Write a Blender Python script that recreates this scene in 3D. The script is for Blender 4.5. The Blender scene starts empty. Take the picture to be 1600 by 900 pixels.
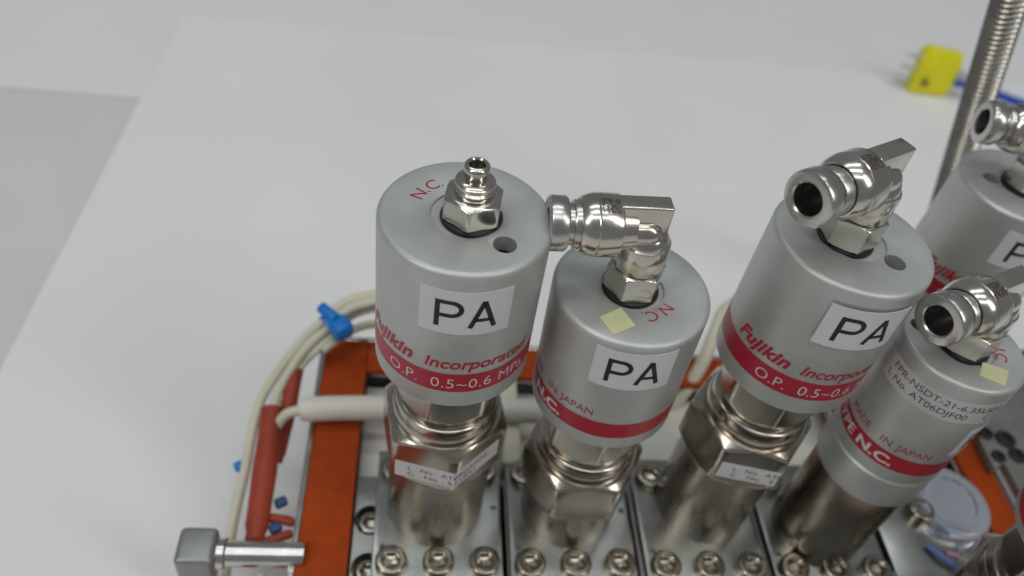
import bpy, bmesh, math, random
from mathutils import Vector, Matrix
random.seed(7)
MM = 0.001
C = bpy.context.scene.collection
SC = bpy.context.scene

# ------------------------------------------------------------------ camera, world, lights
cam_d = bpy.data.cameras.new('camera')
cam = bpy.data.objects.new('camera', cam_d)
C.objects.link(cam)
fw = Vector((0.13311796, 0.69605175, -0.70554346))
rt = Vector((0.98921004, -0.04936621, 0.13793649))
up = Vector((-0.06118093, 0.71629249, 0.69511291))
cam.matrix_world = Matrix(((rt.x, up.x, -fw.x, 0), (rt.y, up.y, -fw.y, 0), (rt.z, up.z, -fw.z, 0.1967), (0, 0, 0, 1)))
cam_d.sensor_width = 36
cam_d.lens = 36 * 1265.29 / 1600
cam_d.clip_start = 0.01
cam_d.clip_end = 20
cam_d.dof.use_dof = True
cam_d.dof.focus_distance = 0.150
cam_d.dof.aperture_fstop = 13
SC.camera = cam

W = bpy.data.worlds.new('World')
SC.world = W
W.use_nodes = True
bg = W.node_tree.nodes['Background']
bg.inputs[0].default_value = (0.93, 0.97, 1.0, 1)
bg.inputs[1].default_value = 0.165

def area(name, loc, target, sx, sy, power, col):
    d = bpy.data.lights.new(name, 'AREA')
    d.shape = 'RECTANGLE'
    d.size, d.size_y = sx, sy
    d.energy = power
    d.color = col
    o = bpy.data.objects.new(name, d)
    o.location = loc
    o.rotation_euler = (Vector(target) - Vector(loc)).to_track_quat('-Z', 'Y').to_euler()
    C.objects.link(o)
# two ceiling fixtures beside the photographer, three overhead strips added for streaked reflections
area('ceiling_or_added_lamp', (-1.25, -0.75, 1.55), (0.05, 0.1, 0), 0.30, 1.2, 8, (1.0, 0.95, 0.88))
area('ceiling_or_added_lamp', (1.25, -0.75, 1.55), (0.05, 0.1, 0), 0.30, 1.2, 7, (1.0, 0.95, 0.88))
for y in (-0.75, 0.0, 0.75):
    area('ceiling_or_added_lamp', (-0.1, y, 2.0), (-0.1, y, 0), 1.7, 0.16, 5.0, (0.94, 0.985, 1.0))

SC.view_settings.view_transform = 'Standard'
SC.view_settings.look = 'None'
SC.view_settings.exposure = 0.06
SC.view_settings.gamma = 1
SC.render.engine = 'CYCLES'
SC.cycles.use_denoising = True
SC.cycles.max_bounces = 8

# ------------------------------------------------------------------ materials
def mat(name, col, rough=0.5, metal=0.0, bump=0.0, bscale=400, var=0.0, vscale=60, trans=0.0, spec=0.5, aniso=None, alpha=1.0):
    m = bpy.data.materials.new(name)
    m.use_nodes = True
    nt = m.node_tree
    b = nt.nodes['Principled BSDF']
    b.inputs['Base Color'].default_value = (*col, 1)
    b.inputs['Roughness'].default_value = rough
    b.inputs['Metallic'].default_value = metal
    b.inputs['Specular IOR Level'].default_value = spec
    b.inputs['Transmission Weight'].default_value = trans
    b.inputs['Alpha'].default_value = alpha
    if bump or var:
        tc = nt.nodes.new('ShaderNodeTexCoord')
    if bump:
        n = nt.nodes.new('ShaderNodeTexNoise')
        n.inputs['Scale'].default_value = bscale
        n.inputs['Detail'].default_value = 4
        mp = nt.nodes.new('ShaderNodeMapping')
        if aniso:
            mp.inputs['Scale'].default_value = aniso
        nt.links.new(tc.outputs['Object'], mp.inputs[0])
        nt.links.new(mp.outputs[0], n.inputs['Vector'])
        bp = nt.nodes.new('ShaderNodeBump')
        bp.inputs['Strength'].default_value = bump
        bp.inputs['Distance'].default_value = 0.0002
        nt.links.new(n.outputs['Fac'], bp.inputs['Height'])
        nt.links.new(bp.outputs[0], b.inputs['Normal'])
    if var:
        n2 = nt.nodes.new('ShaderNodeTexNoise')
        n2.inputs['Scale'].default_value = vscale
        n2.inputs['Detail'].default_value = 5
        nt.links.new(tc.outputs['Object'], n2.inputs['Vector'])
        rp = nt.nodes.new('ShaderNodeMapRange')
        rp.inputs['From Min'].default_value = 0.3
        rp.inputs['From Max'].default_value = 0.7
        rp.inputs['To Min'].default_value = 1 - var
        rp.inputs['To Max'].default_value = 1 + var
        nt.links.new(n2.outputs['Fac'], rp.inputs['Value'])
        mx = nt.nodes.new('ShaderNodeVectorMath')
        mx.operation = 'MULTIPLY'
        mx.inputs[0].default_value = col
        nt.links.new(rp.outputs[0], mx.inputs[1])
        nt.links.new(mx.outputs[0], b.inputs['Base Color'])
        rr = nt.nodes.new('ShaderNodeMapRange')
        rr.inputs['From Min'].default_value = 0.3
        rr.inputs['From Max'].default_value = 0.7
        rr.inputs['To Min'].default_value = rough * (1 - var)
        rr.inputs['To Max'].default_value = min(1, rough * (1 + 1.5 * var))
        nt.links.new(n2.outputs['Fac'], rr.inputs['Value'])
        nt.links.new(rr.outputs[0], b.inputs['Roughness'])
    return m

M = dict(
    alu=mat('anodised_aluminium', (0.53, 0.55, 0.535), 0.43, 0.50, 0.18, 5000, 0.07, 110),
    nickel=mat('nickel_plate', (0.62, 0.59, 0.53), 0.19, 1.0, 0.10, 900, 0.10, 150),
    collar=mat('turned_steel', (0.60, 0.585, 0.56), 0.27, 1.0, 0.10, 1500, 0.08, 200),
    steel=mat('polished_steel', (0.47, 0.435, 0.38), 0.19, 1.0, 0.08, 500, 0.10, 90),
    stem=mat('satin_steel', (0.34, 0.31, 0.265), 0.27, 1.0, 0.08, 500, 0.10, 90),
    block=mat('milled_steel', (0.40, 0.41, 0.39), 0.30, 1.0, 0.10, 1200, 0.12, 120),
    bolt=mat('bolt_steel', (0.37, 0.34, 0.28), 0.22, 1.0, 0.12, 900, 0.12, 200),
    rubber_and_shade=mat('black_rubber_and_shade', (0.012, 0.013, 0.018), 0.45),  # also the black put into holes and bores for shade
    dark=mat('dark_gap', (0.015, 0.015, 0.016), 0.6),
    red=mat('red_ink', (0.40, 0.014, 0.032), 0.42, 0.0, 0.05, 3000, 0.05, 150),
    white_ink=mat('white_ink', (0.72, 0.70, 0.71), 0.5),
    sticker=mat('white_label_stock', (0.70, 0.69, 0.71), 0.42, 0.0, 0.03, 2000, 0.03, 120),
    film=mat('clear_label_film', (0.60, 0.60, 0.60), 0.35, 0.1),
    black_ink=mat('black_ink', (0.012, 0.012, 0.02), 0.5),
    grey_ink=mat('grey_ink', (0.06, 0.06, 0.065), 0.5),
    brown_ink=mat('brown_etch', (0.07, 0.055, 0.035), 0.5),
    lime=mat('pale_green_label', (0.60, 0.61, 0.36), 0.5, 0.0, 0.05, 2000, 0.04, 200),
    orange=mat('orange_silicone', (0.36, 0.052, 0.007), 0.7, 0.0, 0.5, 1300, 0.10, 300, spec=0.15),
    sleeve=mat('red_sleeve', (0.33, 0.05, 0.025), 0.5, 0.0, 0.3, 500, 0.14, 120, spec=0.3),
    cream=mat('cream_cable', (0.66, 0.64, 0.50), 0.5, 0.0, 0.1, 600, 0.05, 100),
    white_tube=mat('white_sleeve', (0.72, 0.70, 0.63), 0.5, 0.0, 0.1, 600, 0.05, 100),
    blue=mat('blue_nylon', (0.005, 0.19, 0.62), 0.35),
    blue_cable=mat('blue_cable', (0.01, 0.06, 0.42), 0.45),
    grey_boot=mat('grey_sleeve', (0.42, 0.44, 0.52), 0.5),
    yellow=mat('yellow_plastic', (0.80, 0.745, 0.006), 0.45, 0.0, 0.1, 500, 0.03, 120),
    tin=mat('satin_tube', (0.62, 0.61, 0.58), 0.22, 1.0, 0.08, 700, 0.08, 150),
    cast=mat('cast_fitting', (0.30, 0.31, 0.30), 0.40, 0.6, 0.2, 900, 0.10, 150),
    hose=mat('hose_steel', (0.44, 0.43, 0.39), 0.26, 1.0, 0.1, 900, 0.10, 150),
    crimp=mat('dark_blue_crimp', (0.03, 0.07, 0.20), 0.5),
    grey_plastic=mat('grey_plate', (0.22, 0.22, 0.205), 0.4, 0.4, 0.1, 500, 0.1, 120),
    paper=mat('paper', (0.80, 0.805, 0.81), 0.75, 0.0, 0.15, 700, 0.022, 14, spec=0.2),
    paper_back=mat('paper_back', (0.76, 0.765, 0.785), 0.75, 0.0, 0.15, 700, 0.015, 20, spec=0.2),
    table=mat('bench_top', (0.66, 0.665, 0.645), 0.5, 0.0, 0.1, 300, 0.03, 12, spec=0.3),
    pink=mat('pink_print', (0.40, 0.20, 0.27), 0.5),
    blue_print=mat('blue_print', (0.10, 0.15, 0.36), 0.5),
    pouch=mat('frosted_film', (0.50, 0.60, 0.76), 0.30, 0.0, 0.5, 150, 0.22, 60, trans=0.8, spec=0.6),
)

# ------------------------------------------------------------------ mesh helpers (all sizes in millimetres)
def obj(name, geo, m, parent=None, loc=None, smooth=38, rot=None):
    v, f = geo
    me = bpy.data.meshes.new(name)
    me.from_pydata([(a * MM, b * MM, c * MM) for a, b, c in v], [], f)
    me.materials.append(M[m])
    if smooth:
        me.polygons.foreach_set('use_smooth', [True] * len(me.polygons))
        me.set_sharp_from_angle(angle=math.radians(smooth))
    o = bpy.data.objects.new(name, me)
    C.objects.link(o)
    if parent:
        o.parent = parent
    if loc:
        o.location = Vector(loc) * MM
    if rot:
        o.rotation_euler = rot
    return o

def tag(o, label, cat, group=None):
    o['label'] = label
    o['category'] = cat
    if group:
        o['group'] = group
    return o

def thing(name, label, cat, loc=(0, 0, 0), rot=(0, 0, 0), group=None):
    o = bpy.data.objects.new(name, None)
    o.empty_display_size = 0.005
    C.objects.link(o)
    o.location = Vector(loc) * MM
    o.rotation_euler = rot
    return tag(o, label, cat, group)

def merge(*gs):
    V, F = [], []
    for v, f in gs:
        n = len(V)
        V += list(v)
        F += [tuple(i + n for i in q) for q in f]
    return V, F

def xf(g, mtx):
    return [tuple(mtx @ Vector(p)) for p in g[0]], g[1]

def mv(g, x, y, z):
    return [(a + x, b + y, c + z) for a, b, c in g[0]], g[1]

def lathe(prof, seg=64, closed=False):
    """surface of revolution round z; profile points (r, z); r = 0 makes a pole"""
    V, F, rows = [], [], []
    for r, z in prof:
        if r <= 1e-9:
            rows.append([len(V)])
            V.append((0, 0, z))
        else:
            s = len(V)
            for k in range(seg):
                a = 2 * math.pi * k / seg
                V.append((r * math.cos(a), r * math.sin(a), z))
            rows.append(list(range(s, s + seg)))
    pairs = list(zip(rows, rows[1:]))
    if closed:
        pairs.append((rows[-1], rows[0]))
    for A, B in pairs:
        for k in range(seg):
            j = (k + 1) % seg
            if len(A) == 1 and len(B) == 1:
                continue
            if len(A) == 1:
                F.append((A[0], B[k], B[j]))
            elif len(B) == 1:
                F.append((A[k], B[0], A[j]))
            else:
                F.append((A[k], B[k], B[j], A[j]))
    return V, F

def fillet(r, z, rad, n=6, a0=0, a1=90):
    """corner arc points round (r-rad, z-rad)"""
    return [(r - rad + rad * math.sin(math.radians(a0 + (a1 - a0) * i / n)), z - rad + rad * math.cos(math.radians(a0 + (a1 - a0) * i / n))) for i in range(n + 1)]

def hexa(af, z0, z1, rin=0.0, top=1.0, bot=1.0, slope=0.55, rot=0.0, seg=96):
    """hexagon nut, chamfered by cones top and bottom. top / bot = cone radius at the face, in units of af/2"""
    h = af / 2
    rc = h / math.cos(math.pi / 6)
    zs = [z0]
    n = 7
    for i in range(1, n + 1):
        zs.append(z0 + (rc - h * bot) * slope * i / n if bot < 1.15 else z0)
    zt = [z1 - (rc - h * top) * slope * i / n if top < 1.15 else z1 for i in range(n, -1, -1)]
    zs = sorted(set([round(z, 4) for z in zs + zt]))
    V, F = [], []
    for z in zs:
        for k in range(seg):
            a = 2 * math.pi * k / seg
            ah = (a - rot) % (math.pi / 3) - math.pi / 6
            r = h / math.cos(ah)
            if top < 1.15:
                r = min(r, h * top + (z1 - z) / slope)
            if bot < 1.15:
                r = min(r, h * bot + (z - z0) / slope)
            V.append((r * math.cos(a), r * math.sin(a), z))
    for i in range(len(zs) - 1):
        for k in range(seg):
            j = (k + 1) % seg
            F.append((i * seg + k, i * seg + j, (i + 1) * seg + j, (i + 1) * seg + k))
    F.append(tuple(range(seg))[::-1])
    s = (len(zs) - 1) * seg
    if rin:
        e = len(V)
        for k in range(seg):
            a = 2 * math.pi * k / seg
            V.append((rin * math.cos(a), rin * math.sin(a), z1))
        for k in range(seg):
            j = (k + 1) % seg
            F.append((s + k, s + j, e + j, e + k))
    else:
        F.append(tuple(range(s, s + seg)))
    return V, F

def box(x0, x1, y0, y1, z0, z1, bev=0.4, seg=2):
    bm = bmesh.new()
    bmesh.ops.create_cube(bm, size=1)
    for v in bm.verts:
        v.co = ((x0 + x1) / 2 + v.co.x * (x1 - x0), (y0 + y1) / 2 + v.co.y * (y1 - y0), (z0 + z1) / 2 + v.co.z * (z1 - z0))
    if bev:
        bmesh.ops.bevel(bm, geom=list(bm.edges), offset=bev, segments=seg, affect='EDGES', profile=0.5)
    g = grab(bm)
    bm.free()
    return g

def grab(bm):
    bm.verts.ensure_lookup_table()
    bm.verts.index_update()
    return [tuple(v.co) for v in bm.verts], [tuple(v.index for v in f.verts) for f in bm.faces]

def prism(poly, z0, z1, bev=0.3):
    bm = bmesh.new()
    vs = [bm.verts.new((x, y, z0)) for x, y in poly]
    f = bm.faces.new(vs)
    r = bmesh.ops.extrude_face_region(bm, geom=[f])
    for v in r['geom']:
        if isinstance(v, bmesh.types.BMVert):
            v.co.z = z1
    bmesh.ops.recalc_face_normals(bm, faces=bm.faces)
    if bev:
        bmesh.ops.bevel(bm, geom=list(bm.edges), offset=bev, segments=2, affect='EDGES', profile=0.5)
    g = grab(bm)
    bm.free()
    return g

def spline(P, n=8):
    P = [Vector(p) for p in P]
    Q = [P[0] * 2 - P[1]] + P + [P[-1] * 2 - P[-2]]
    out = []
    for i in range(1, len(Q) - 2):
        a, b, c, d = Q[i - 1:i + 3]
        for k in range(n):
            t = k / n
            out.append(0.5 * (2 * b + (c - a) * t + (2 * a - 5 * b + 4 * c - d) * t * t + (3 * b - a - 3 * c + d) * t ** 3))
    out.append(P[-1])
    return out

def tube(P, rad, seg=14, smoothn=8, cap=True):
    """pipe along a smooth path; rad = number or function of 0..1"""
    pts = spline(P, smoothn) if smoothn else [Vector(p) for p in P]
    V, F = [], []
    n = None
    N = len(pts)
    for i, p in enumerate(pts):
        t = (pts[min(i + 1, N - 1)] - pts[max(i - 1, 0)]).normalized()
        if n is None:
            n = t.orthogonal().normalized()
        n = (n - t * n.dot(t)).normalized()
        b = t.cross(n)
        r = rad(i / (N - 1)) if callable(rad) else rad
        for k in range(seg):
            a = 2 * math.pi * k / seg
            V.append(tuple(p + (n * math.cos(a) + b * math.sin(a)) * r))
    for i in range(N - 1):
        for k in range(seg):
            j = (k + 1) % seg
            F.append((i * seg + k, i * seg + j, (i + 1) * seg + j, (i + 1) * seg + k))
    if cap:
        F.append(tuple(range(seg))[::-1])
        F.append(tuple(range((N - 1) * seg, N * seg)))
    return V, F

def cut(o, cutters):
    """drill the given solids out of a mesh object"""
    for g in cutters:
        c = obj('cutter', g, 'dark', smooth=0)
        c.matrix_world = o.matrix_basis
        md = o.modifiers.new('drill', 'BOOLEAN')
        md.object = c
        md.operation = 'DIFFERENCE'
        md.solver = 'EXACT'
        c.parent = None
        bpy.context.view_layer.update()
        c.matrix_world = o.matrix_world
        bpy.context.view_layer.update()
        dg = bpy.context.evaluated_depsgraph_get()
        me = bpy.data.meshes.new_from_object(o.evaluated_get(dg))
        old = o.data
        o.modifiers.clear()
        o.data = me
        bpy.data.meshes.remove(old)
        cm = c.data
        bpy.data.objects.remove(c)
        bpy.data.meshes.remove(cm)
        me.set_sharp_from_angle(angle=math.radians(38))

# ------------------------------------------------------------------ lettering
_cache = {}
def glyphs(text, bold=0.0, shear=0.0, space=1.0):
    """flat triangles of a text, scaled so that capitals are 1 high, left edge at 0"""
    key = (text, bold, shear, space)
    if key not in _cache:
        cu = bpy.data.curves.new('t', 'FONT')
        cu.body = text
        cu.offset = bold
        cu.shear = shear
        cu.space_character = space
        cu.resolution_u = 4
        o = bpy.data.objects.new('t', cu)
        C.objects.link(o)
        bpy.context.view_layer.update()
        me = bpy.data.meshes.new_from_object(o.evaluated_get(bpy.context.evaluated_depsgraph_get()))
        v = [(p.co.x, p.co.y) for p in me.vertices]
        f = [tuple(p.vertices) for p in me.polygons]
        bpy.data.objects.remove(o)
        bpy.data.meshes.remove(me)
        x0 = min(p[0] for p in v)
        _cache[key] = ([((x - x0) / 0.73, y / 0.73) for x, y in v], f)
    return _cache[key]

def text2d(text, x0, x1, y, cap, bold=0.0, shear=0.0, space=1.0):
    v, f = glyphs(text, bold, shear, space)
    w = max(p[0] for p in v)
    return [(x0 + p[0] / w * (x1 - x0), y + p[1] * cap) for p in v], f

def slice2d(g, step):
    """cut flat triangles into vertical strips so that they bend cleanly"""
    bm = bmesh.new()
    vs = [bm.verts.new((x, y, 0)) for x, y in g[0]]
    for q in g[1]:
        try:
            bm.faces.new([vs[i] for i in q])
        except ValueError:
            pass
    xs = [p[0] for p in g[0]]
    x = math.floor(min(xs) / step) * step + step
    while x < max(xs):
        bmesh.ops.bisect_plane(bm, geom=list(bm.verts) + list(bm.edges) + list(bm.faces), dist=1e-5, plane_co=(x, 0, 0), plane_no=(1, 0, 0))
        x += step
    r = grab(bm)
    bm.free()
    return [(p[0], p[1]) for p in r[0]], r[1]

def wrap(g, R, step=0.7):
    """bend flat lettering (x = arc length from the front, y = height) round a cylinder"""
    v, f = slice2d(g, step)
    return [(R * math.sin(x / R), -R * math.cos(x / R), y) for x, y in v], f

def patch(R, x0, x1, z0, z1, thick=0.12, skew=0.0):
    """a curved label stuck on a cylinder, with real thickness"""
    n = max(6, int(abs(x1 - x0) / 0.6))
    V, F = [], []
    for r in (R, R + thick):
        for i in range(n + 1):
            x = x0 + (x1 - x0) * i / n
            s = skew * (x - (x0 + x1) / 2)
            for z in (z0, z1):
                V.append((r * math.sin(x / R), -r * math.cos(x / R), z + s))
    q = 2 * (n + 1)
    for i in range(n):
        a = 2 * i
        F += [(q + a, q + a + 2, q + a + 3, q + a + 1), (a, a + 1, a + 3, a + 2), (a, a + 2, q + a + 2, q + a), (a + 1, q + a + 1, q + a + 3, a + 3)]
    F += [(0, q, q + 1, 1), (q - 2, q - 1, 2 * q - 1, 2 * q - 2)]
    return V, F

def round_text(text, th0, rb, cap, width, z, bold=0.0):
    """lettering on a flat top, running clockwise with its feet towards the centre"""
    v, f = slice2d(text2d(text, 0, width, 0, cap, bold), 0.5)
    out = []
    for x, y in v:
        a = math.radians(th0) - x / (rb + cap / 2)
        out.append(((rb + y) * math.cos(a), (rb + y) * math.sin(a), z))
    return out, f

# ------------------------------------------------------------------ the setting
o = obj('bench_top', box(-900, 900, -500, 1100, -70, -37.5, 1), 'table'); o['kind'] = 'structure'

def sheet(name, pts, z, m, thick=0.15, n=30, lift=0.0):
    (ax, ay), (bx, by), (cx, cy), (dx, dy) = pts      # four corners in order
    V, F = [], []
    for t in (thick, 0):
        for i in range(n + 1):
            for j in range(n + 1):
                s, u = i / n, j / n
                x = (ax * (1 - s) + bx * s) * (1 - u) + (dx * (1 - s) + cx * s) * u
                y = (ay * (1 - s) + by * s) * (1 - u) + (dy * (1 - s) + cy * s) * u
                e = min(s, 1 - s, u, 1 - u)
                V.append((x, y, z + t + lift * max(0, 1 - e / 0.06) ** 2 * (0.7 + 0.3 * math.sin(7 * (s + u)))))
    k = n + 1
    q = k * k
    for i in range(n):
        for j in range(n):
            a = i * k + j
            F += [(a, a + k, a + k + 1, a + 1), (q + a, q + a + 1, q + a + k + 1, q + a + k)]
    for i in range(n):
        for a, b in ((i * k, (i + 1) * k), (i * k + n, (i + 1) * k + n), (i, i + 1), (n * k + i, n * k + i + 1)):
            F.append((a, b, q + b, q + a))
    return obj(name, (V, F), m)
o = sheet('paper_sheet', [(-800, 336), (900, 350), (900, 1000), (-800, 1000)], -37.2, 'paper_back')
tag(o, 'pale sheet lying flat on the bench behind the big white paper', 'paper')
o = sheet('paper_sheet', [(-134, -60), (460, -60), (460, 443), (-127.2, 419.7)], -35.9, 'paper', 0.2, 40, 0.9)
tag(o, 'large white paper sheet spread under the whole valve assembly', 'paper')

# ------------------------------------------------------------------ orange heater frame
fr = thing('heater_frame', 'open rectangular frame faced with orange silicone heater around the steel blocks', 'frame', (0, 0, -35.5))
X0, X1, Y0, Y1 = -22.4, 186.0, 10.0, 168.0
zt = 34.5
for nm, a in (('heater_strip', (X0, -9.6, Y0, Y1)), ('heater_strip', (175.7, X1, Y0, Y1)), ('heater_strip', (-9.55, 175.65, 156.0, Y1)), ('heater_strip', (-9.55, 175.65, Y0, 22))):
    obj(nm, box(*a, zt - 2.2, zt, 0.5), 'orange', fr)
for a in ((X0 - 1.7, X0 - 0.1, Y0 - 1.7, Y1 + 1.7), (X1 + 0.1, X1 + 1.7, Y0 - 1.7, Y1 + 1.7), (X0 - 0.05, X1 + 0.05, Y1 + 0.1, Y1 + 1.7), (X0 - 0.05, X1 + 0.05, Y0 - 1.7, Y0 - 0.1)):
    obj('metal_rim', box(*a, 1.0, zt - 0.6, 0.3), 'tin', fr)
for a in ((X0 + 0.2, -10.6, Y0 + 0.2, Y1 - 0.2), (176.7, X1 - 0.2, Y0 + 0.2, Y1 - 0.2), (-10.5, 176.6, 157, Y1 - 0.2), (-10.5, 176.6, Y0 + 0.2, 21)):
    obj('backing_plate', box(*a, zt - 4.5, zt - 2.3, 0.2), 'tin', fr)

# ------------------------------------------------------------------ steel mounting blocks with their bolts
slab = obj('gap_slab', box(-9.0, 174, 24, 122, -24, -12.2, 0.6), 'dark')  # added dark slab so block gaps and stem reflections turn dark
tag(slab, 'dark rail added to darken the gaps beneath all the steel mounting blocks', 'slab')

def socket_bolt(rad=4.0, h=4.0, sock=1.9):
    """cap screw head: turned rim, hexagonal socket"""
    seg = 48
    prof = [(rad, 0), (rad, h - 0.7)] + [(rad - 0.7 + 0.7 * math.cos(t), h - 0.7 + 0.7 * math.sin(t)) for t in (0.4, 0.8, 1.2, 1.5708)] + [(sock * 1.32, h), (sock * 1.16, h - 0.35)]
    V, F = lathe(prof, seg)
    s = len(V) - seg
    for z in (h - 0.4, h - 2.4):
        b = len(V)
        for k in range(seg):
            a = 2 * math.pi * k / seg
            r = sock / math.cos(a % (math.pi / 3) - math.pi / 6)
            V.append((r * math.cos(a), r * math.sin(a), z))
        for k in range(seg):
            j = (k + 1) % seg
            F.append((s + k, b + k, b + j, s + j))
        s = b
    V.append((0, 0, h - 3.0))
    for k in range(seg):
        F.append((s + k, len(V) - 1, s + (k + 1) % seg))
    return V, F

BX = [12.9, 48.5, 84.1, 119.9]
side_words = ['beneath the valve with the plain nipple', 'beneath the shorter valve marked JAPAN', 'beneath the tall valve with the raised elbow', 'beneath the narrow valve with the part-number strip']
for i, bx in enumerate(BX):
    b = thing('mounting_block', 'milled steel mounting block ' + side_words[i], 'block', (bx, 104, -12), group='steel mounting blocks in a row')
    x0, x1 = (-22.2, 17.1) if i == 0 else (-17.2, 17.1)
    body = obj('block_body', box(x0, x1, -48, 16.5, 0, 9.2, 0.4), 'block', b)
    if i == 0:
        spots = [(-17.6, 3.3), (-17.4, -10.2)]
        cut(body, [mv(lathe([(0, 4), (4.3, 4), (4.3, -6), (0, -6)], 40), x, y, 9.2) for x, y in spots])
        for x, y in spots:
            bo = obj('cap_bolt', socket_bolt(3.3, 4, 1.6), 'bolt', b, (x, y, 4.2))

# ------------------------------------------------------------------ valves
def actuator(R, h, hole, fil=1.2, recess=True):
    """hollow-topped aluminium can: origin at the top centre, body goes down to -h"""
    prof = [(0, -0.5), (6.35, -0.5), (6.45, -0.1), (6.6, 0.0)] + fillet(R, 0, fil, 7) + [(R, -fil), (R, -h + 0.7), (R - 0.25, -h + 0.2), (R - 0.7, -h), (0, -h)]
    return lathe(prof, 128)

def print_dots(n_rows, n_cols, w, h, keep=0.5):
    """dot-matrix marking, too fine to read"""
    out = []
    for i in range(n_rows):
        for j in range(n_cols):
            if random.random() < keep:
                x, y = w * (j / (n_cols - 1) - 0.5), h * (i / (n_rows - 1) - 0.5)
                out.append((x, y))
    return out

def elbow(parent, yaw, ztop, za=14.8, ext=0.0, off=(0, 0)):
    """push-in elbow: threaded hexagon nut, swivel, horizontal body with release collar pointing to local -x"""
    H = Matrix.Rotation(-math.pi / 2, 4, 'Y')             # lathe axis z -> -x
    RZ = Matrix.Rotation(yaw, 4, 'Z')
    def place(g):
        return xf(g, RZ)
    sw = lathe([(0, 6.75), (4.4, 6.75), (4.9, 7.0), (5.1, 7.3), (5.1, za - 3.4), (4.95, za - 2.9), (4.6, za - 2.7), (4.5, za - 2.2), (4.1, za - 1.2), (3.2, za - 0.3), (0, za + 0.3)], 64)
    bod = lathe([(0, 3.0), (4.2, 3.0), (4.6, 5.6), (5.75, 5.9), (5.98, 6.3), (6.0, 10.2), (5.86, 10.35), (5.95, 10.6), (5.9, 11.0), (5.65, 12.0), (5.25, 12.9), (4.95, 13.3), (4.7, 13.35), (4.65, 12.4), (0, 12.4)], 96)
    bod = mv(xf(bod, H), 0, 0, za)
    nose = lathe([(0, -2.3), (1.0, -2.2), (1.8, -1.8), (2.4, -1.0), (2.65, 0), (2.7, 1.2), (2.7, 6.4)], 64)
    nose = merge(mv(xf(nose, H), 0, -1.3, za - 0.4), mv(xf(nose, H), 0, 1.3, za - 0.4))
    lug = box(-6.6, 3.3, -1.9, 1.9, za - 3.0, za + 5.85, 0.4, 3)
    el = obj('elbow_fitting', place(merge(sw, bod, nose, lug)), 'nickel', parent, (off[0], off[1], ztop))
    nut = hexa(10.1, 0.5, 6.7, 0, 0.98, 0.98, 0.5, rot=0.0)
    obj('hex_nut', place(nut), 'nickel', el)
    obj('seal_ring', lathe([(5.0, -0.7), (5.45, -0.75), (5.75, -0.3), (5.6, 0.3), (5.0, 0.5)], 48), 'rubber_and_shade', el)
    e = ext
    col = lathe([(4.5, 12.2), (4.55, 14.2 + e), (4.4, 14.5 + e), (3.95, 14.6 + e), (3.95, 15.5 + e), (4.9, 15.6 + e), (5.2, 16.0 + e), (5.2, 18.5 + e), (5.05, 18.9 + e), (4.7, 19.1 + e), (3.3, 19.15 + e), (3.0, 18.9 + e), (2.95, 18.3 + e), (2.95, 12.0)], 72)
    obj('release_collar', place(mv(xf(col, H), 0, 0, za)), 'collar', el)
    obj('bore_shade', place(mv(xf(lathe([(2.95, 14.2), (0, 14.2)], 48), H), 0, 0, za)), 'rubber_and_shade', el)  # black disc stands in for shade inside the collar opening
    # burnt-in marking on top of the body
    V, F = [], []
    for row in range(3):
        for x, y in print_dots(5, 17, 3.2, 0.9):
            px, th = -8.4 + y + (row - 1) * 1.15, math.radians(38) + x / 6.0
            n = len(V)
            for dx, dt in ((-.1, -.019), (.1, -.019), (.1, .019), (-.1, .019)):
                t = th + dt - math.radians(26)
                V.append((px + dx, -6.02 * math.sin(t), za + 6.02 * math.cos(t)))
            F.append((n, n + 1, n + 2, n + 3))
    obj('etched_marking', place((V, F)), 'brown_ink', el, smooth=0)
    return el

def nipple(parent, ztop, off):
    el = obj('nipple_fitting', lathe([(0, 4), (3.3, 5.0), (3.4, 5.6), (3.6, 6.0), (3.75, 6.3), (3.75, 6.9), (3.35, 7.2), (3.35, 7.4), (3.55, 7.6), (3.55, 8.1), (3.1, 8.5), (2.0, 8.7), (2.05, 9.9), (2.3, 10.2), (2.4, 10.7), (2.3, 11.2), (2.0, 11.55), (1.6, 11.65), (1.38, 11.4), (1.35, 7.0), (0, 7.0)], 72), 'nickel', parent, (off[0], off[1], ztop))
    obj('hex_nut', hexa(9.9, 0.4, 5.6, 0, 0.86, 0.98, 0.55, rot=math.radians(20)), 'nickel', el)
    obj('seal_ring', lathe([(5.0, -0.7), (5.45, -0.75), (5.75, -0.3), (5.6, 0.3), (5.0, 0.5)], 48), 'rubber_and_shade', el)
    obj('bore_shade', lathe([(1.34, 10.0), (0, 10.0)], 40), 'rubber_and_shade', el)  # black disc stands in for shade down the nipple
    return el

def hex_patch(af, rot, s0, s1, z0, z1, thick, skew):
    """label wrapped round the hexagon nut: s = distance along its faces from the corner at angle rot"""
    h = af / 2
    side = af / math.sqrt(3)
    rc = side
    def at(s, z, e):
        k = math.floor(s / side)
        t = s - k * side
        a0 = rot + math.radians(60) * k
        p = Vector((rc * math.sin(a0), -rc * math.cos(a0)))
        q = Vector((rc * math.sin(a0 + math.pi / 3), -rc * math.cos(a0 + math.pi / 3)))
        m = a0 + math.pi / 6
        w = p.lerp(q, t / side) + Vector((math.sin(m), -math.cos(m))) * e
        return (w.x, w.y, z + skew * (s - (s0 + s1) / 2))
    return at

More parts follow.
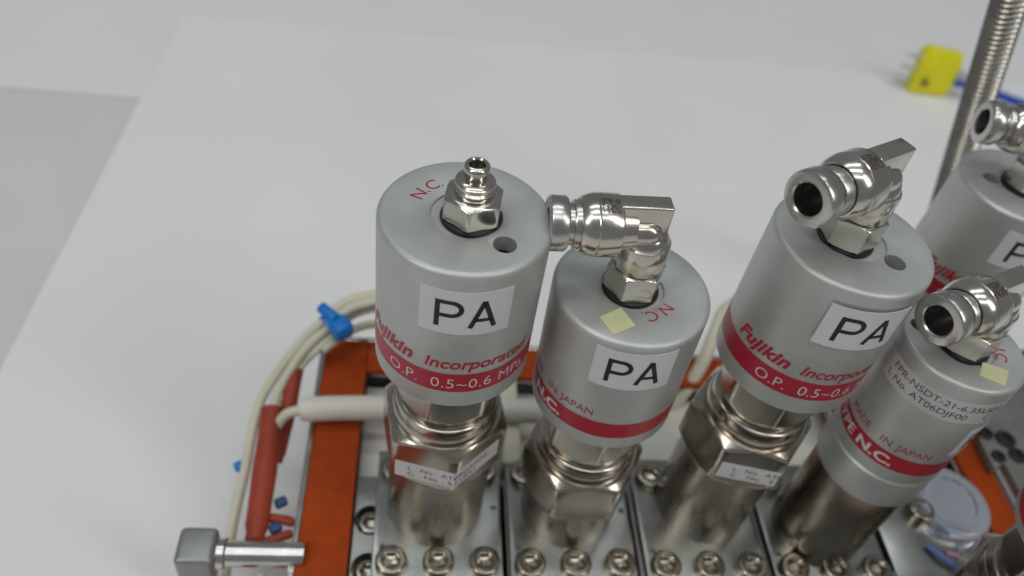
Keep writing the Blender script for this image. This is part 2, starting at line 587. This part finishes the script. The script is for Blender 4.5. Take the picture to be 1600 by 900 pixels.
def bonnet(v, zhex, tube_r, hexrot, z_can, sticker=None):
    """everything of a valve between the can and the flange; z measured from the flange top"""
    n = obj('bonnet_stem', lathe([(tube_r, 0), (tube_r, zhex - 2.2), (tube_r + 0.1, zhex - 1.0), (12.2, zhex - 0.4), (12.2, zhex + 4)], 96), 'stem', v)
    obj('bonnet_nut', hexa(26.4, zhex, zhex + 15, 0, 0.98, 0.97, 0.8, rot=hexrot - math.pi / 2), 'steel', v)
    zt = zhex + 15
    obj('neck_ring', lathe([(12.1, zt - 0.3), (12.0, zt + 1.7), (11.8, zt + 2.1), (11.5, zt + 2.2), (11.5, zt + 4.4), (11.35, zt + 4.9), (10.9, zt + 5.2), (0, zt + 5.25)], 96), 'steel', v)
    obj('neck_nut', hexa(20.8, zt + 5.25, z_can + 0.4, 0, 1.2, 0.93, 1.5, rot=hexrot), 'steel', v)
    if sticker:
        s0, s1, lines, skew = sticker
        at = hex_patch(26.4, hexrot, s0, s1, 0, 0, 0, skew)
        z0, z1 = zhex + 3.3, zhex + 9.0
        N = 40
        V, F = [], []
        for e in (0.02, 0.14):
            for i in range(N + 1):
                for z in (z0, z1):
                    V.append(at(s0 + (s1 - s0) * i / N, z, e))
        q = 2 * (N + 1)
        for i in range(N):
            a = 2 * i
            F += [(q + a, q + a + 2, q + a + 3, q + a + 1), (a, a + 2, q + a + 2, q + a), (a + 1, q + a + 1, q + a + 3, a + 3)]
        F += [(0, q, q + 1, 1), (q - 2, q - 1, 2 * q - 1, 2 * q - 2)]
        st = obj('serial_sticker', (V, F), 'sticker', v, smooth=20)
        gs = []
        for k, t in enumerate(lines):
            tv, tf = slice2d(text2d(t, s0 + 3.2, s0 + 3.2 + len(t) * 1.13, z1 - 2.4 - 2.3 * k, 1.5, 0.0), 0.6)
            gs.append(([at(x, y, 0.19) for x, y in tv], tf))
        obj('lettering', merge(*gs), 'grey_ink', st, smooth=0)

def flange(v, dx, dy):
    f = obj('base_flange', box(-16.7 + dx, 16.7 + dx, -20 + dy, 20.2 + dy, -2.7, 0, 0.35), 'block', v)
    cut(f, [mv(lathe([(0, 1), (0.85, 1), (0.85, -2), (0, -2)], 24), -14.2 + dx, -8.6 + dy, 0), mv(lathe([(0, 1), (0.85, 1), (0.85, -2), (0, -2)], 24), 14.7 + dx, 3.0 + dy, 0)])
    for y in (-13.2, 13.4):
        for x in (-11.8, 0.1, 11.8):
            obj('cap_bolt', socket_bolt(4.0, 3.0, 1.9), 'bolt', f, (x + dx, y + dy, 0.02))

def stroke(P, w, closed=False):
    """flat band of width w along a polyline"""
    V, F = [], []
    n = len(P)
    for i, p in enumerate(P):
        a, b, c = Vector(P[max(i - 1, 0)]), Vector(p), Vector(P[min(i + 1, n - 1)])
        d1, d2 = (b - a), (c - b)
        d1 = d1.normalized() if d1.length else d2.normalized()
        d2 = d2.normalized() if d2.length else d1
        m = (d1 + d2).normalized()
        k = w / 2 / max(0.5, m.dot(d1))
        V += [(b.x - m.y * k, b.y + m.x * k), (b.x + m.y * k, b.y - m.x * k)]
    for i in range(n - 1):
        F.append((2 * i, 2 * i + 1, 2 * i + 3, 2 * i + 2))
    return V, F

def letter_p(x0, x1, y, cap, w):
    r = cap * 0.27
    x1 -= w / 2
    top, mid = y + cap - w / 2, y + cap * 0.44
    arc = [(x1 - r + r * math.sin(t), (top + mid) / 2 + (top - mid) / 2 * math.cos(t)) for t in [math.pi * i / 12 for i in range(13)]]
    bowl = stroke([(x0 + w * 0.6, top)] + arc + [(x0 + w * 0.6, mid)], w)
    return merge2(stroke([(x0 + w / 2, y), (x0 + w / 2, y + cap)], w), bowl)

def letter_a(x0, x1, y, cap, w):
    m = (x0 + x1) / 2
    leg = stroke([(x0 + w / 2, y), (m, y + cap - 0.01)], w), stroke([(x1 - w / 2, y), (m, y + cap - 0.01)], w)
    q = (m - x0) * 0.32
    return merge2(*leg, stroke([(x0 + q, y + cap * 0.3), (x1 - q, y + cap * 0.3)], w * 0.9))

def merge2(*gs):
    V, F = [], []
    for v, f in gs:
        n = len(V)
        V += v
        F += [tuple(i + n for i in q) for q in f]
    return V, F

def pa_sticker(v, R, x0, x1, z0, z1, skew=0.0, crop=None):
    s = obj('label_sticker', patch(R, x0, x1, z0, z1, 0.1, skew), 'sticker', v, smooth=30)
    w = x1 - x0
    zb = z0 + (z1 - z0) * 0.17
    cap = (z1 - z0) * 0.62
    P = letter_p(x0 + w * 0.17, x0 + w * 0.48, zb, cap, 0.93)
    A = letter_a(x0 + w * 0.53, x0 + w * 0.85, zb, cap, 0.93)
    obj('lettering', merge(wrap(P, R + 0.15), wrap(A, R + 0.15)), 'black_ink', s, smooth=0)

def flat_square(pts, z, th=0.1):
    V = [(x, y, z) for x, y in pts] + [(x, y, z + th) for x, y in pts]
    return V, [(4, 5, 6, 7)] + [(i, (i + 1) % 4, (i + 1) % 4 + 4, i + 4) for i in range(4)]

def band(R, z0, z1):
    return lathe([(R + 0.03, z0), (R + 0.03, z1)], 128)

def brand_print(a, R, zt):
    """red maker's line over a red band with white pressure text; z relative to the can top"""
    obj('red_band', band(R, -31.6, -26.2), 'red', a)
    obj('maker_lettering', merge(wrap(text2d('Fujikin', -22.0, -8.6, -24.6, 3.3, 0.042, 0.30, 1.06), R + 0.05),
                                 wrap(text2d('Incorporated', -6.2, 15.8, -24.6, 2.9, 0.02, 0.22, 1.0), R + 0.05)), 'red', a, smooth=0)
    obj('pressure_lettering', wrap(text2d('O.P.  0.5~0.6 MPa', -14.2, 15.6, -30.4, 2.9, -0.012, 0.0, 1.05), R + 0.07), 'white_ink', a, smooth=0)

def type_print(a, R, zband, x_end, x_made):
    obj('red_band', band(R, zband, zband + 4.9), 'red', a)
    g = []
    for t, x0, x1 in (('MADE', -21.6, -14.8), ('IN', -11.6, -9.0), ('JAPAN', -7.9, 0)):
        g.append(wrap(text2d(t, x_made + x0, x_made + x1, zband + 6.5, 2.1, 0.0), R + 0.05))
    obj('origin_lettering', merge(*g), 'red', a, smooth=0)
    obj('type_lettering', merge(wrap(text2d('TYPE', x_end - 21.0, x_end - 10.6, zband + 1.0, 2.8, 0.008), R + 0.07), wrap(text2d('N.C.', x_end - 9.2, x_end, zband + 1.0, 2.8, 0.03), R + 0.07)), 'white_ink', a, smooth=0)

def drill(a, pts, r=2.15):
    cut(a, [mv(lathe([(0, 1), (r, 1), (r, -12), (0, -12)], 40), x, y, 0) for x, y in pts])
    for x, y in pts:
        obj('vent_shade', mv(lathe([(r - 0.02, -3.2), (r - 0.25, -3.6), (0, -3.6)], 40), x, y, 0), 'rubber_and_shade', a)  # black disc stands in for the dark of the deep hole

GR = 'air operated valves standing in rows'
def valve(label, x, y, top, h, R, tilt=(0, 0, 0)):
    v = thing('air_valve', label, 'valve', (x, y, 0), tilt, GR)
    return v

D = math.radians
# valve with the plain nipple
v = valve('tall valve topped by a bare nipple nut without elbow, PA sticker on its grey can', 12.0, 111.2, 102.2, 36.7, 16, (0, D(-0.9), 0))
a = obj('actuator_can', actuator(16, 36.7, 0), 'alu', v, (-0.0, 0, 102.2))
drill(a, [(6.7, -7.6)])
brand_print(a, 16, 102.2)
obj('function_lettering', round_text('N.C.', 158, 8.6, 2.7, 7.0, 0.03), 'red', a, smooth=0)
pa_sticker(v, 16.04, -7.9, 9.0, 87.6, 98.4)
nipple(v, 102.2, (1.0, -0.4))
bonnet(v, 30, 12.6, D(10), 65.5, (-14.3, 12.8, ['L . No . AT04Q2X00', 'C . No . 511541'], 0.16))
flange(v, 1.0, -4.2)

# shorter valve, elbow to the side
v = valve('wide shorter valve with pale green square, its elbow pointing sideways at the bare nipple valve', 48.0, 111.5, 86.2, 33.8, 16, (0, D(-1.8), 0))
a = obj('actuator_can', actuator(16, 33.8, 0), 'alu', v, (0, 0, 86.2))
type_print(a, 16, -29.6, -13.0, -6.0)
obj('function_lettering', round_text('N.C.', -37, 7.0, 2.7, 7.0, 0.03), 'red', a, smooth=0)
obj('paper_square', flat_square([(-7.9, -8.6), (-5.8, -13.0), (-1.0, -10.5), (-3.2, -5.9)], 0.02), 'lime', a, smooth=0)
pa_sticker(v, 16.04, -8.9, 7.6, 73.4, 84.2)
elbow(v, D(1), 86.2, 16.0, 0.0, (-0.4, 0))
bonnet(v, 15.6, 12.6, D(-31), 52.4)
flange(v, 0.5, -4.5)

# tall valve with raised elbow
v = valve('tall valve with a vent hole and elbow, standing between the two green-square valves', 86.6, 113.6, 100.8, 36.7, 16)
a = obj('actuator_can', actuator(16, 36.7, 0), 'alu', v, (0.3, 0.5, 100.8))
drill(a, [(6.0, -6.3)])
brand_print(a, 16, 100.8)
pa_sticker(v, 16.04, -8.0, 8.9, 86.5, 97.2)
elbow(v, D(29), 100.8, 15.9, 1.3, (-1.6, 0.6))
bonnet(v, 30, 12.6, D(-40), 64.1, (0.8, 19.5, ['L . No . AT04Q2X00', 'C . No . 511541'], -0.02))
flange(v, -2.0, -6.6)

# narrow valve with part-number strip
RN = 13.2
v = valve('narrow valve with printed part-number strip and a separate bottom cap below its red band', 118.6, 106.4, 80.6, 45.5, RN)
a = obj('actuator_can', actuator(RN, 35.2, 0, 1.1), 'alu', v, (0, 0, 80.6))
drill(a, [(-8.6, 4.6)], 1.8)
type_print(a, RN, -31.2, -7.0, -0.6)
obj('function_lettering', round_text('N.C.', 6, 6.5, 2.4, 6.2, 0.03, 0.01), 'red', a, smooth=0)
obj('paper_square', flat_square([(1.6, -5.0), (-1.0, -8.7), (3.5, -11.2), (6.5, -7.1)], 0.02), 'lime', a, smooth=0)
obj('end_cap', lathe([(RN - 0.6, 45.3), (RN - 0.35, 45.1), (RN, 44.7), (RN, 35.6), (RN - 0.3, 35.0), (RN - 0.8, 34.8), (0, 34.8)], 128), 'alu', v)
st = obj('part_number_strip', patch(RN + 0.03, -25.5, 8.5, 70.0, 76.6, 0.06), 'film', v, smooth=30)
obj('lettering', merge(wrap(text2d('FPR-NSDT-21-6.35UGC', -19.5, 6.4, 74.0, 1.75), RN + 0.13), wrap(text2d('L No. AT06DJF00', -20.0, -1.0, 71.3, 1.75), RN + 0.13), wrap(text2d('C 7', 3.0, 6.0, 71.3, 1.75), RN + 0.13)), 'grey_ink', st, smooth=0)
pa_sticker(v, RN + 0.04, 3.2, 15.5, 57.5, 67.0)
elbow(v, D(25), 80.6, 14.9, 0.5, (-0.5, 0))
obj('bonnet_stem', lathe([(12.0, 0), (12.0, 33.5), (11.2, 34.9)], 96), 'stem', v)
flange(v, 1.6, 0.4)

# valve in the second row
v = valve('partly cut off valve behind the other valves, beside the ribbed hose', 154, 155, 88, 34, 16)
a = obj('actuator_can', actuator(16, 36.0, 0), 'alu', v, (0, 0, 88))
drill(a, [(-8.1, 1.8)])
brand_print(a, 16, 88)
pa_sticker(v, 16.04, -9.0, 8.0, 73.4, 84.0)
elbow(v, D(-11), 88)
bonnet(v, 16, 12.6, D(5), 52)
flange(v, 0, 0)

# valve at the front corner
v = valve('valve showing only a sliver of can and its steel nut', 150, 76, 86, 34, 16)
a = obj('actuator_can', actuator(16, 34, 0), 'alu', v, (0, 0, 86))
brand_print(a, 16, 86)
elbow(v, D(200), 86)
bonnet(v, 15.6, 12.6, D(12), 52)
flange(v, 0, -2)

# ------------------------------------------------------------------ cables on the side of the frame
CG = 'cream heater leads beside the frame'
o = obj('cable', tube([(20, 165, 27), (6, 167, 25), (-7.3, 166.3, 22), (-16.6, 166.2, 18), (-22.7, 161.7, 14), (-28.9, 158.2, 8), (-34.8, 151.8, 2), (-39, 144.8, -3), (-40.4, 135.2, -7), (-40.8, 125.5, -10), (-41.9, 116.7, -14), (-42.6, 109.3, -18), (-43.4, 101, -26), (-44, 88, -33)], 1.45), 'cream')
tag(o, 'outer cream cable arching past the blue tie and down outside the red sleeves', 'cable', CG)
o = obj('cable', tube([(20, 161, 27), (6, 163.5, 25), (-7.1, 163.7, 22), (-15.4, 163.7, 17.5), (-20.9, 161, 12.5), (-26.9, 156.4, 8), (-31.2, 151.6, 3), (-34.1, 146, 0), (-35, 138, -1)], 1.45), 'cream')
tag(o, 'cream cable running from the blue tie into the fatter long red sleeve', 'cable', CG)
o = obj('cable', tube([(20, 163, 23), (8, 165, 21), (-6.2, 165, 18), (-14.6, 164.6, 14), (-18.8, 161, 10.5), (-23.6, 156.8, 7.5), (-27.4, 154.4, 4), (-30.3, 151, 1.6)], 1.25), 'cream')
tag(o, 'cream cable running from the blue tie into the slanting short red sleeve', 'cable', CG)
o = obj('cable', tube([(40, 174.5, 2), (20, 174, 2), (-5.3, 172.6, 2), (-11.2, 171.2, 2.2), (-15.2, 166.3, 5), (-18.4, 159.6, 8.6), (-22.4, 156.4, 7)], 1.35), 'cream')
tag(o, 'cream cable lying level along the back edge of the orange frame', 'cable', CG)
t = thing('cable_tie', 'bright blue tie gathering the cream cables beside the frame corner', 'cable tie', (-20.4, 161.2, 12.5))
obj('strap', xf(lathe([(3.7, -1.6), (4.1, -1.7), (4.3, 0), (4.1, 1.7), (3.7, 1.6), (3.6, 0)], 32, True), Matrix.Rotation(D(40), 4, 'Z') @ Matrix.Rotation(D(80), 4, 'Y')), 'blue', t)
obj('tie_head', xf(box(-3.0, 3.0, -3.4, 3.4, -2.8, 2.8, 1.6, 3), Matrix.Translation((3.0, -2.2, 2.2)) @ Matrix.Rotation(D(38), 4, 'Z')), 'blue', t)
obj('tie_tail', tube([(1.6, -1.0, 4.2), (-1.0, 1.4, 4.4), (-3.0, 3.4, 4.4)], 1.75, 12, 4), 'blue', t)
def sleeve(label, P, r):
    N = 9
    g = tube(P, lambda t: r * (1 + 0.05 * math.sin(9 * t + r) - 0.18 * (t > 0.93)), 18, 8)
    o = obj('heat_sleeve', g, 'sleeve')
    return tag(o, label, 'sleeve', 'red sleeves on the heater leads')
sleeve('fat long red sleeve lying lengthwise beside the orange frame', [(-35.1, 140.2, -1), (-34.6, 128.6, -3), (-34.4, 117.7, -5), (-34.2, 103.0, -7)], 3.2)
sleeve('short slanting red sleeve beside the upper end of the fat one', [(-30.1, 152.8, 2), (-30.6, 145.5, -1.5), (-31.8, 138, -6), (-33.0, 128.9, -11)], 2.4)
sleeve('thin red sleeve stub poking towards the frame, upper of the two', [(-31.5, 109.9, -8), (-28, 109.6, -8), (-24.9, 108.6, -8)], 1.3)
sleeve('thin red sleeve stub poking towards the frame, lower of the two', [(-31.5, 103.2, -8), (-28, 104.6, -8), (-25.0, 105.8, -8)], 1.2)
sleeve('red sleeve end below the steel tube next to its elbow', [(-34.5, 92.5, -10), (-35.8, 84, -14), (-36.5, 70, -18)], 1.9)
sleeve('red sleeve end below the steel tube next to the frame', [(-27.3, 92.5, -10), (-27.0, 84, -14), (-27.0, 70, -18)], 1.7)
o = obj('cable', tube([(-31.5, 95, -9), (-32, 84, -13), (-32, 66, -18)], 1.4), 'cream')
tag(o, 'cream cable stub under the steel tube between two red sleeve ends', 'cable', CG)
for (x, y, z, lab) in ((-29.3, 114.7, -8, 'small blue crimp between the fat red sleeve and the frame'), (-29.6, 107.1, -8, 'small blue crimp between the two thin red sleeve stubs'), (-42.6, 127.5, -11, 'small blue tie end sticking out left of the fat red sleeve')):
    o = obj('crimp', xf(box(-1.7, 1.7, -1.3, 1.3, -1.2, 1.2, 0.7, 3), Matrix.Translation((x, y, z)) @ Matrix.Rotation(D(30), 4, 'Z')), 'crimp' if x > -40 else 'blue')
    tag(o, lab, 'crimp')
t = thing('white_tube', 'thick white tube laid across the orange frame behind the bare nipple valve', 'tube', (0, 139, 3.2))
obj('outer_sleeve', tube([(-26.5, -1.4, 0), (-10, -0.2, 0.2), (15, 0.6, 0), (44, 1.4, 0)], lambda t: 3.6 if t > 0.03 else 3.0, 24, 8), 'white_tube', t)
obj('lead_wire', tube([(-26, -1.4, 0), (-30.4, -2.2, -1.6), (-33.2, -4.4, -5.5), (-34.4, -9, -9.5)], 1.5), 'cream', t)
o = obj('added_white_board', box(-9.3, 175.4, 122.6, 155.7, -12, -9, 0.3), 'white_tube')  # white board added because the frame's inside came out too dark
tag(o, 'added white board brightening the back of the orange frame', 'board')
t = obj('ceramic_block', box(30.9, 36.6, 124, 155.6, -8.9, 0.5, 1.0, 3), 'cream')
tag(t, 'upright cream block standing between the first two valves at the back', 'block')
o = obj('cable', tube([(120, 186, 16), (107, 179, 12), (102, 171, 8), (98, 163, 2), (92, 156, -6), (84, 151, -14)], 2.2), 'cream')
tag(o, 'thick cream cable crossing the orange back strip between two valves', 'cable')

# ------------------------------------------------------------------ steel tube with elbow at the frame's side
t = thing('steel_elbow_tube', 'steel tube with a square elbow leaving the side of the orange frame', 'pipe', (-46, 96.3, -1))
obj('elbow_block', box(-4.6, 4.6, -5.0, 4.8, -5.5, 5.0, 1.5, 4), 'cast', t)
obj('side_tube', xf(lathe([(3.2, 0), (3.2, 21.4)], 40), Matrix.Translation((4.2, 0, 0)) @ Matrix.Rotation(D(90), 4, 'Y')), 'tin', t)
obj('down_tube', lathe([(3.2, -34), (3.2, -5)], 40), 'tin', t)
obj('weld_collar', xf(lathe([(3.3, 0), (3.9, 0.3), (3.9, 2.0), (3.3, 2.4)], 40), Matrix.Translation((4.4, 0, 0)) @ Matrix.Rotation(D(90), 4, 'Y')), 'tin', t)

# ------------------------------------------------------------------ right-hand side: pouch, screw block, holed bracket
t = thing('screw_block', 'steel block with one socket screw wrapped by the cloudy film', 'block', (152, 108, -12))
obj('block_body', box(-13.5, 8.5, -18, 12, 0, 12.5, 0.6), 'block', t)
obj('cap_bolt', socket_bolt(3.8, 3.6, 1.8), 'bolt', t, (0.3, 3.2, 12.5))
V, F = [], []
n = 26
rnd = random.Random(3)
P4 = [Vector((155.0, 126.5, 0)), Vector((175.4, 129.0, 0)), Vector((174.6, 97.0, 0)), Vector((143.0, 88.0, 0))]
for top in (1, 0):
    for i in range(n + 1):
        for j in range(n + 1):
            s, u = i / n, j / n
            p = P4[0].lerp(P4[1], s).lerp(P4[3].lerp(P4[2], s), u)
            e = min(s, 1 - s, u, 1 - u)
            hgt = 5.0 * (1 - (1 - min(1, e / 0.35)) ** 2) * (0.75 + 0.25 * math.sin(5.1 * s + 2 * u)) + 0.7 * math.sin(9 * s - 7 * u) * min(1, e * 5)
            V.append((p.x, p.y, -4.0 + (hgt if top else -0.5)))
k, q = n + 1, (n + 1) ** 2
for i in range(n):
    for j in range(n):
        a = i * k + j
        F += [(a, a + k, a + k + 1, a + 1), (q + a, q + a + 1, q + a + k + 1, q + a + k)]
for i in range(n):
    for a, b in ((i * k, (i + 1) * k), (i * k + n, (i + 1) * k + n), (i, i + 1), (n * k + i, n * k + i + 1)):
        F.append((a, b, q + b, q + a))
t = obj('plastic_pouch', (V, F), 'pouch', smooth=60)
tag(t, 'cloudy bluish plastic pouch with blue and pink streaks beside the narrow valve', 'pouch')
def streak(P, r, m, nm):
    o = obj(nm, tube(P, r, 10, 6), m, t)
streak([(150.5, 101, 1.5), (153.5, 96.5, 2.2), (158.5, 92.8, 1.2)], 0.9, 'blue_print', 'blue_streak')
streak([(156, 99.5, 0.6), (161, 98.2, 0.7), (166, 98.8, 0.2)], 0.7, 'pink', 'pink_streak')

t = obj('frosted_cup', mv(lathe([(0, -12), (12.6, -12), (12.4, 1)] + [(12.4 - 3 + 3 * math.cos(q), 1 + 3 * math.sin(q)) for q in (0.3, 0.6, 0.9, 1.2, 1.5708)] + [(7.5, 4.0), (7.0, 3.5), (0, 3.4)], 72), 163.0, 114.5, 0), 'pouch')
tag(t, 'round frosted bluish plastic cup standing upside down inside the frame beside the narrow valve', 'cup')

t = thing('holed_bracket', 'grey metal bracket with black discs for holes lying over the right orange strip', 'bracket', (195, 140, -0.6))
obj('bracket_plate', prism([(-11.5, -3.0), (-11.5, -14.0), (-7.1, -11.5), (-7.1, -52), (44, -52), (44, 40), (12, 34), (1.5, 17)], 0, 3.6, 0.5), 'grey_plastic', t)
for x, y, r in ((-8.4, -1.0, 2.3), (-2.6, -3.0, 3.2), (-1.6, -9.0, 2.7), (-8.4, -9.6, 2.2)):  # raised black discs stand in for the plate's dark holes
    obj('hole_disc', lathe([(r, 3.5), (r, 4.3), (r - 0.3, 4.6), (r * 0.5, 4.6), (r * 0.45, 3.9), (0, 3.9)], 32), 'rubber_and_shade', t, (x, y, 0))

# ------------------------------------------------------------------ ribbed hose and yellow connector at the back
P0, P1 = Vector((218.6, 228.4, -35)), Vector((146, 200.6, 153))
L = (P1 - P0).length
prof = []
NR = int(L / 1.8)
for i in range(NR):
    z = i * 1.8
    prof += [(3.5, z), (3.6, z + 0.3), (4.6, z + 0.6), (4.95, z + 1.05), (4.6, z + 1.5)]
q = Vector((0, 0, 1)).rotation_difference((P1 - P0).normalized())
o = obj('ribbed_hose', lathe(prof, 36), 'hose', None, P0, 60)
o.rotation_euler = q.to_euler()
tag(o, 'ribbed stainless steel hose rising behind the valves', 'hose')

t = thing('plug_connector', 'yellow thermocouple plug with three metal pins standing on the white paper', 'connector', (310, 420, -35.6), (0, 0, D(-8)))
obj('housing', prism([(-12.5, 0.0), (10.2, 0.0), (12.2, 6), (12.2, 20), (10.5, 26.5), (-9.5, 28), (-12.5, 25)], -4.5, 4.5, 1.0), 'yellow', t, rot=(D(82), 0, D(3)))
for k, z in enumerate((6, 14, 22)):
    obj('pin', xf(lathe([(0, 0), (1.4, 0), (1.4, 10), (0.8, 11), (0, 11)], 20), Matrix.Translation((-12, 0, z)) @ Matrix.Rotation(D(-90), 4, 'Y')), 'tin', t)
obj('screw', xf(lathe([(0, 0.5), (2.0, 0.5), (2.0, -0.2)], 24), Matrix.Translation((-6.5, -6.0, 9)) @ Matrix.Rotation(D(90), 4, 'X')), 'brown_ink', t)
obj('cable_boot', tube([(11.5, 0, 15), (17, 0, 13.5), (24, 0, 12)], lambda s: 3.4 - 1.0 * s, 16, 5), 'grey_boot', t)
obj('cable', tube([(12, -1, 10), (30, -1, 9), (60, -4, 5), (110, -14, 4), (160, -20, 4)], 2.6, 14, 8), 'blue_cable', t)
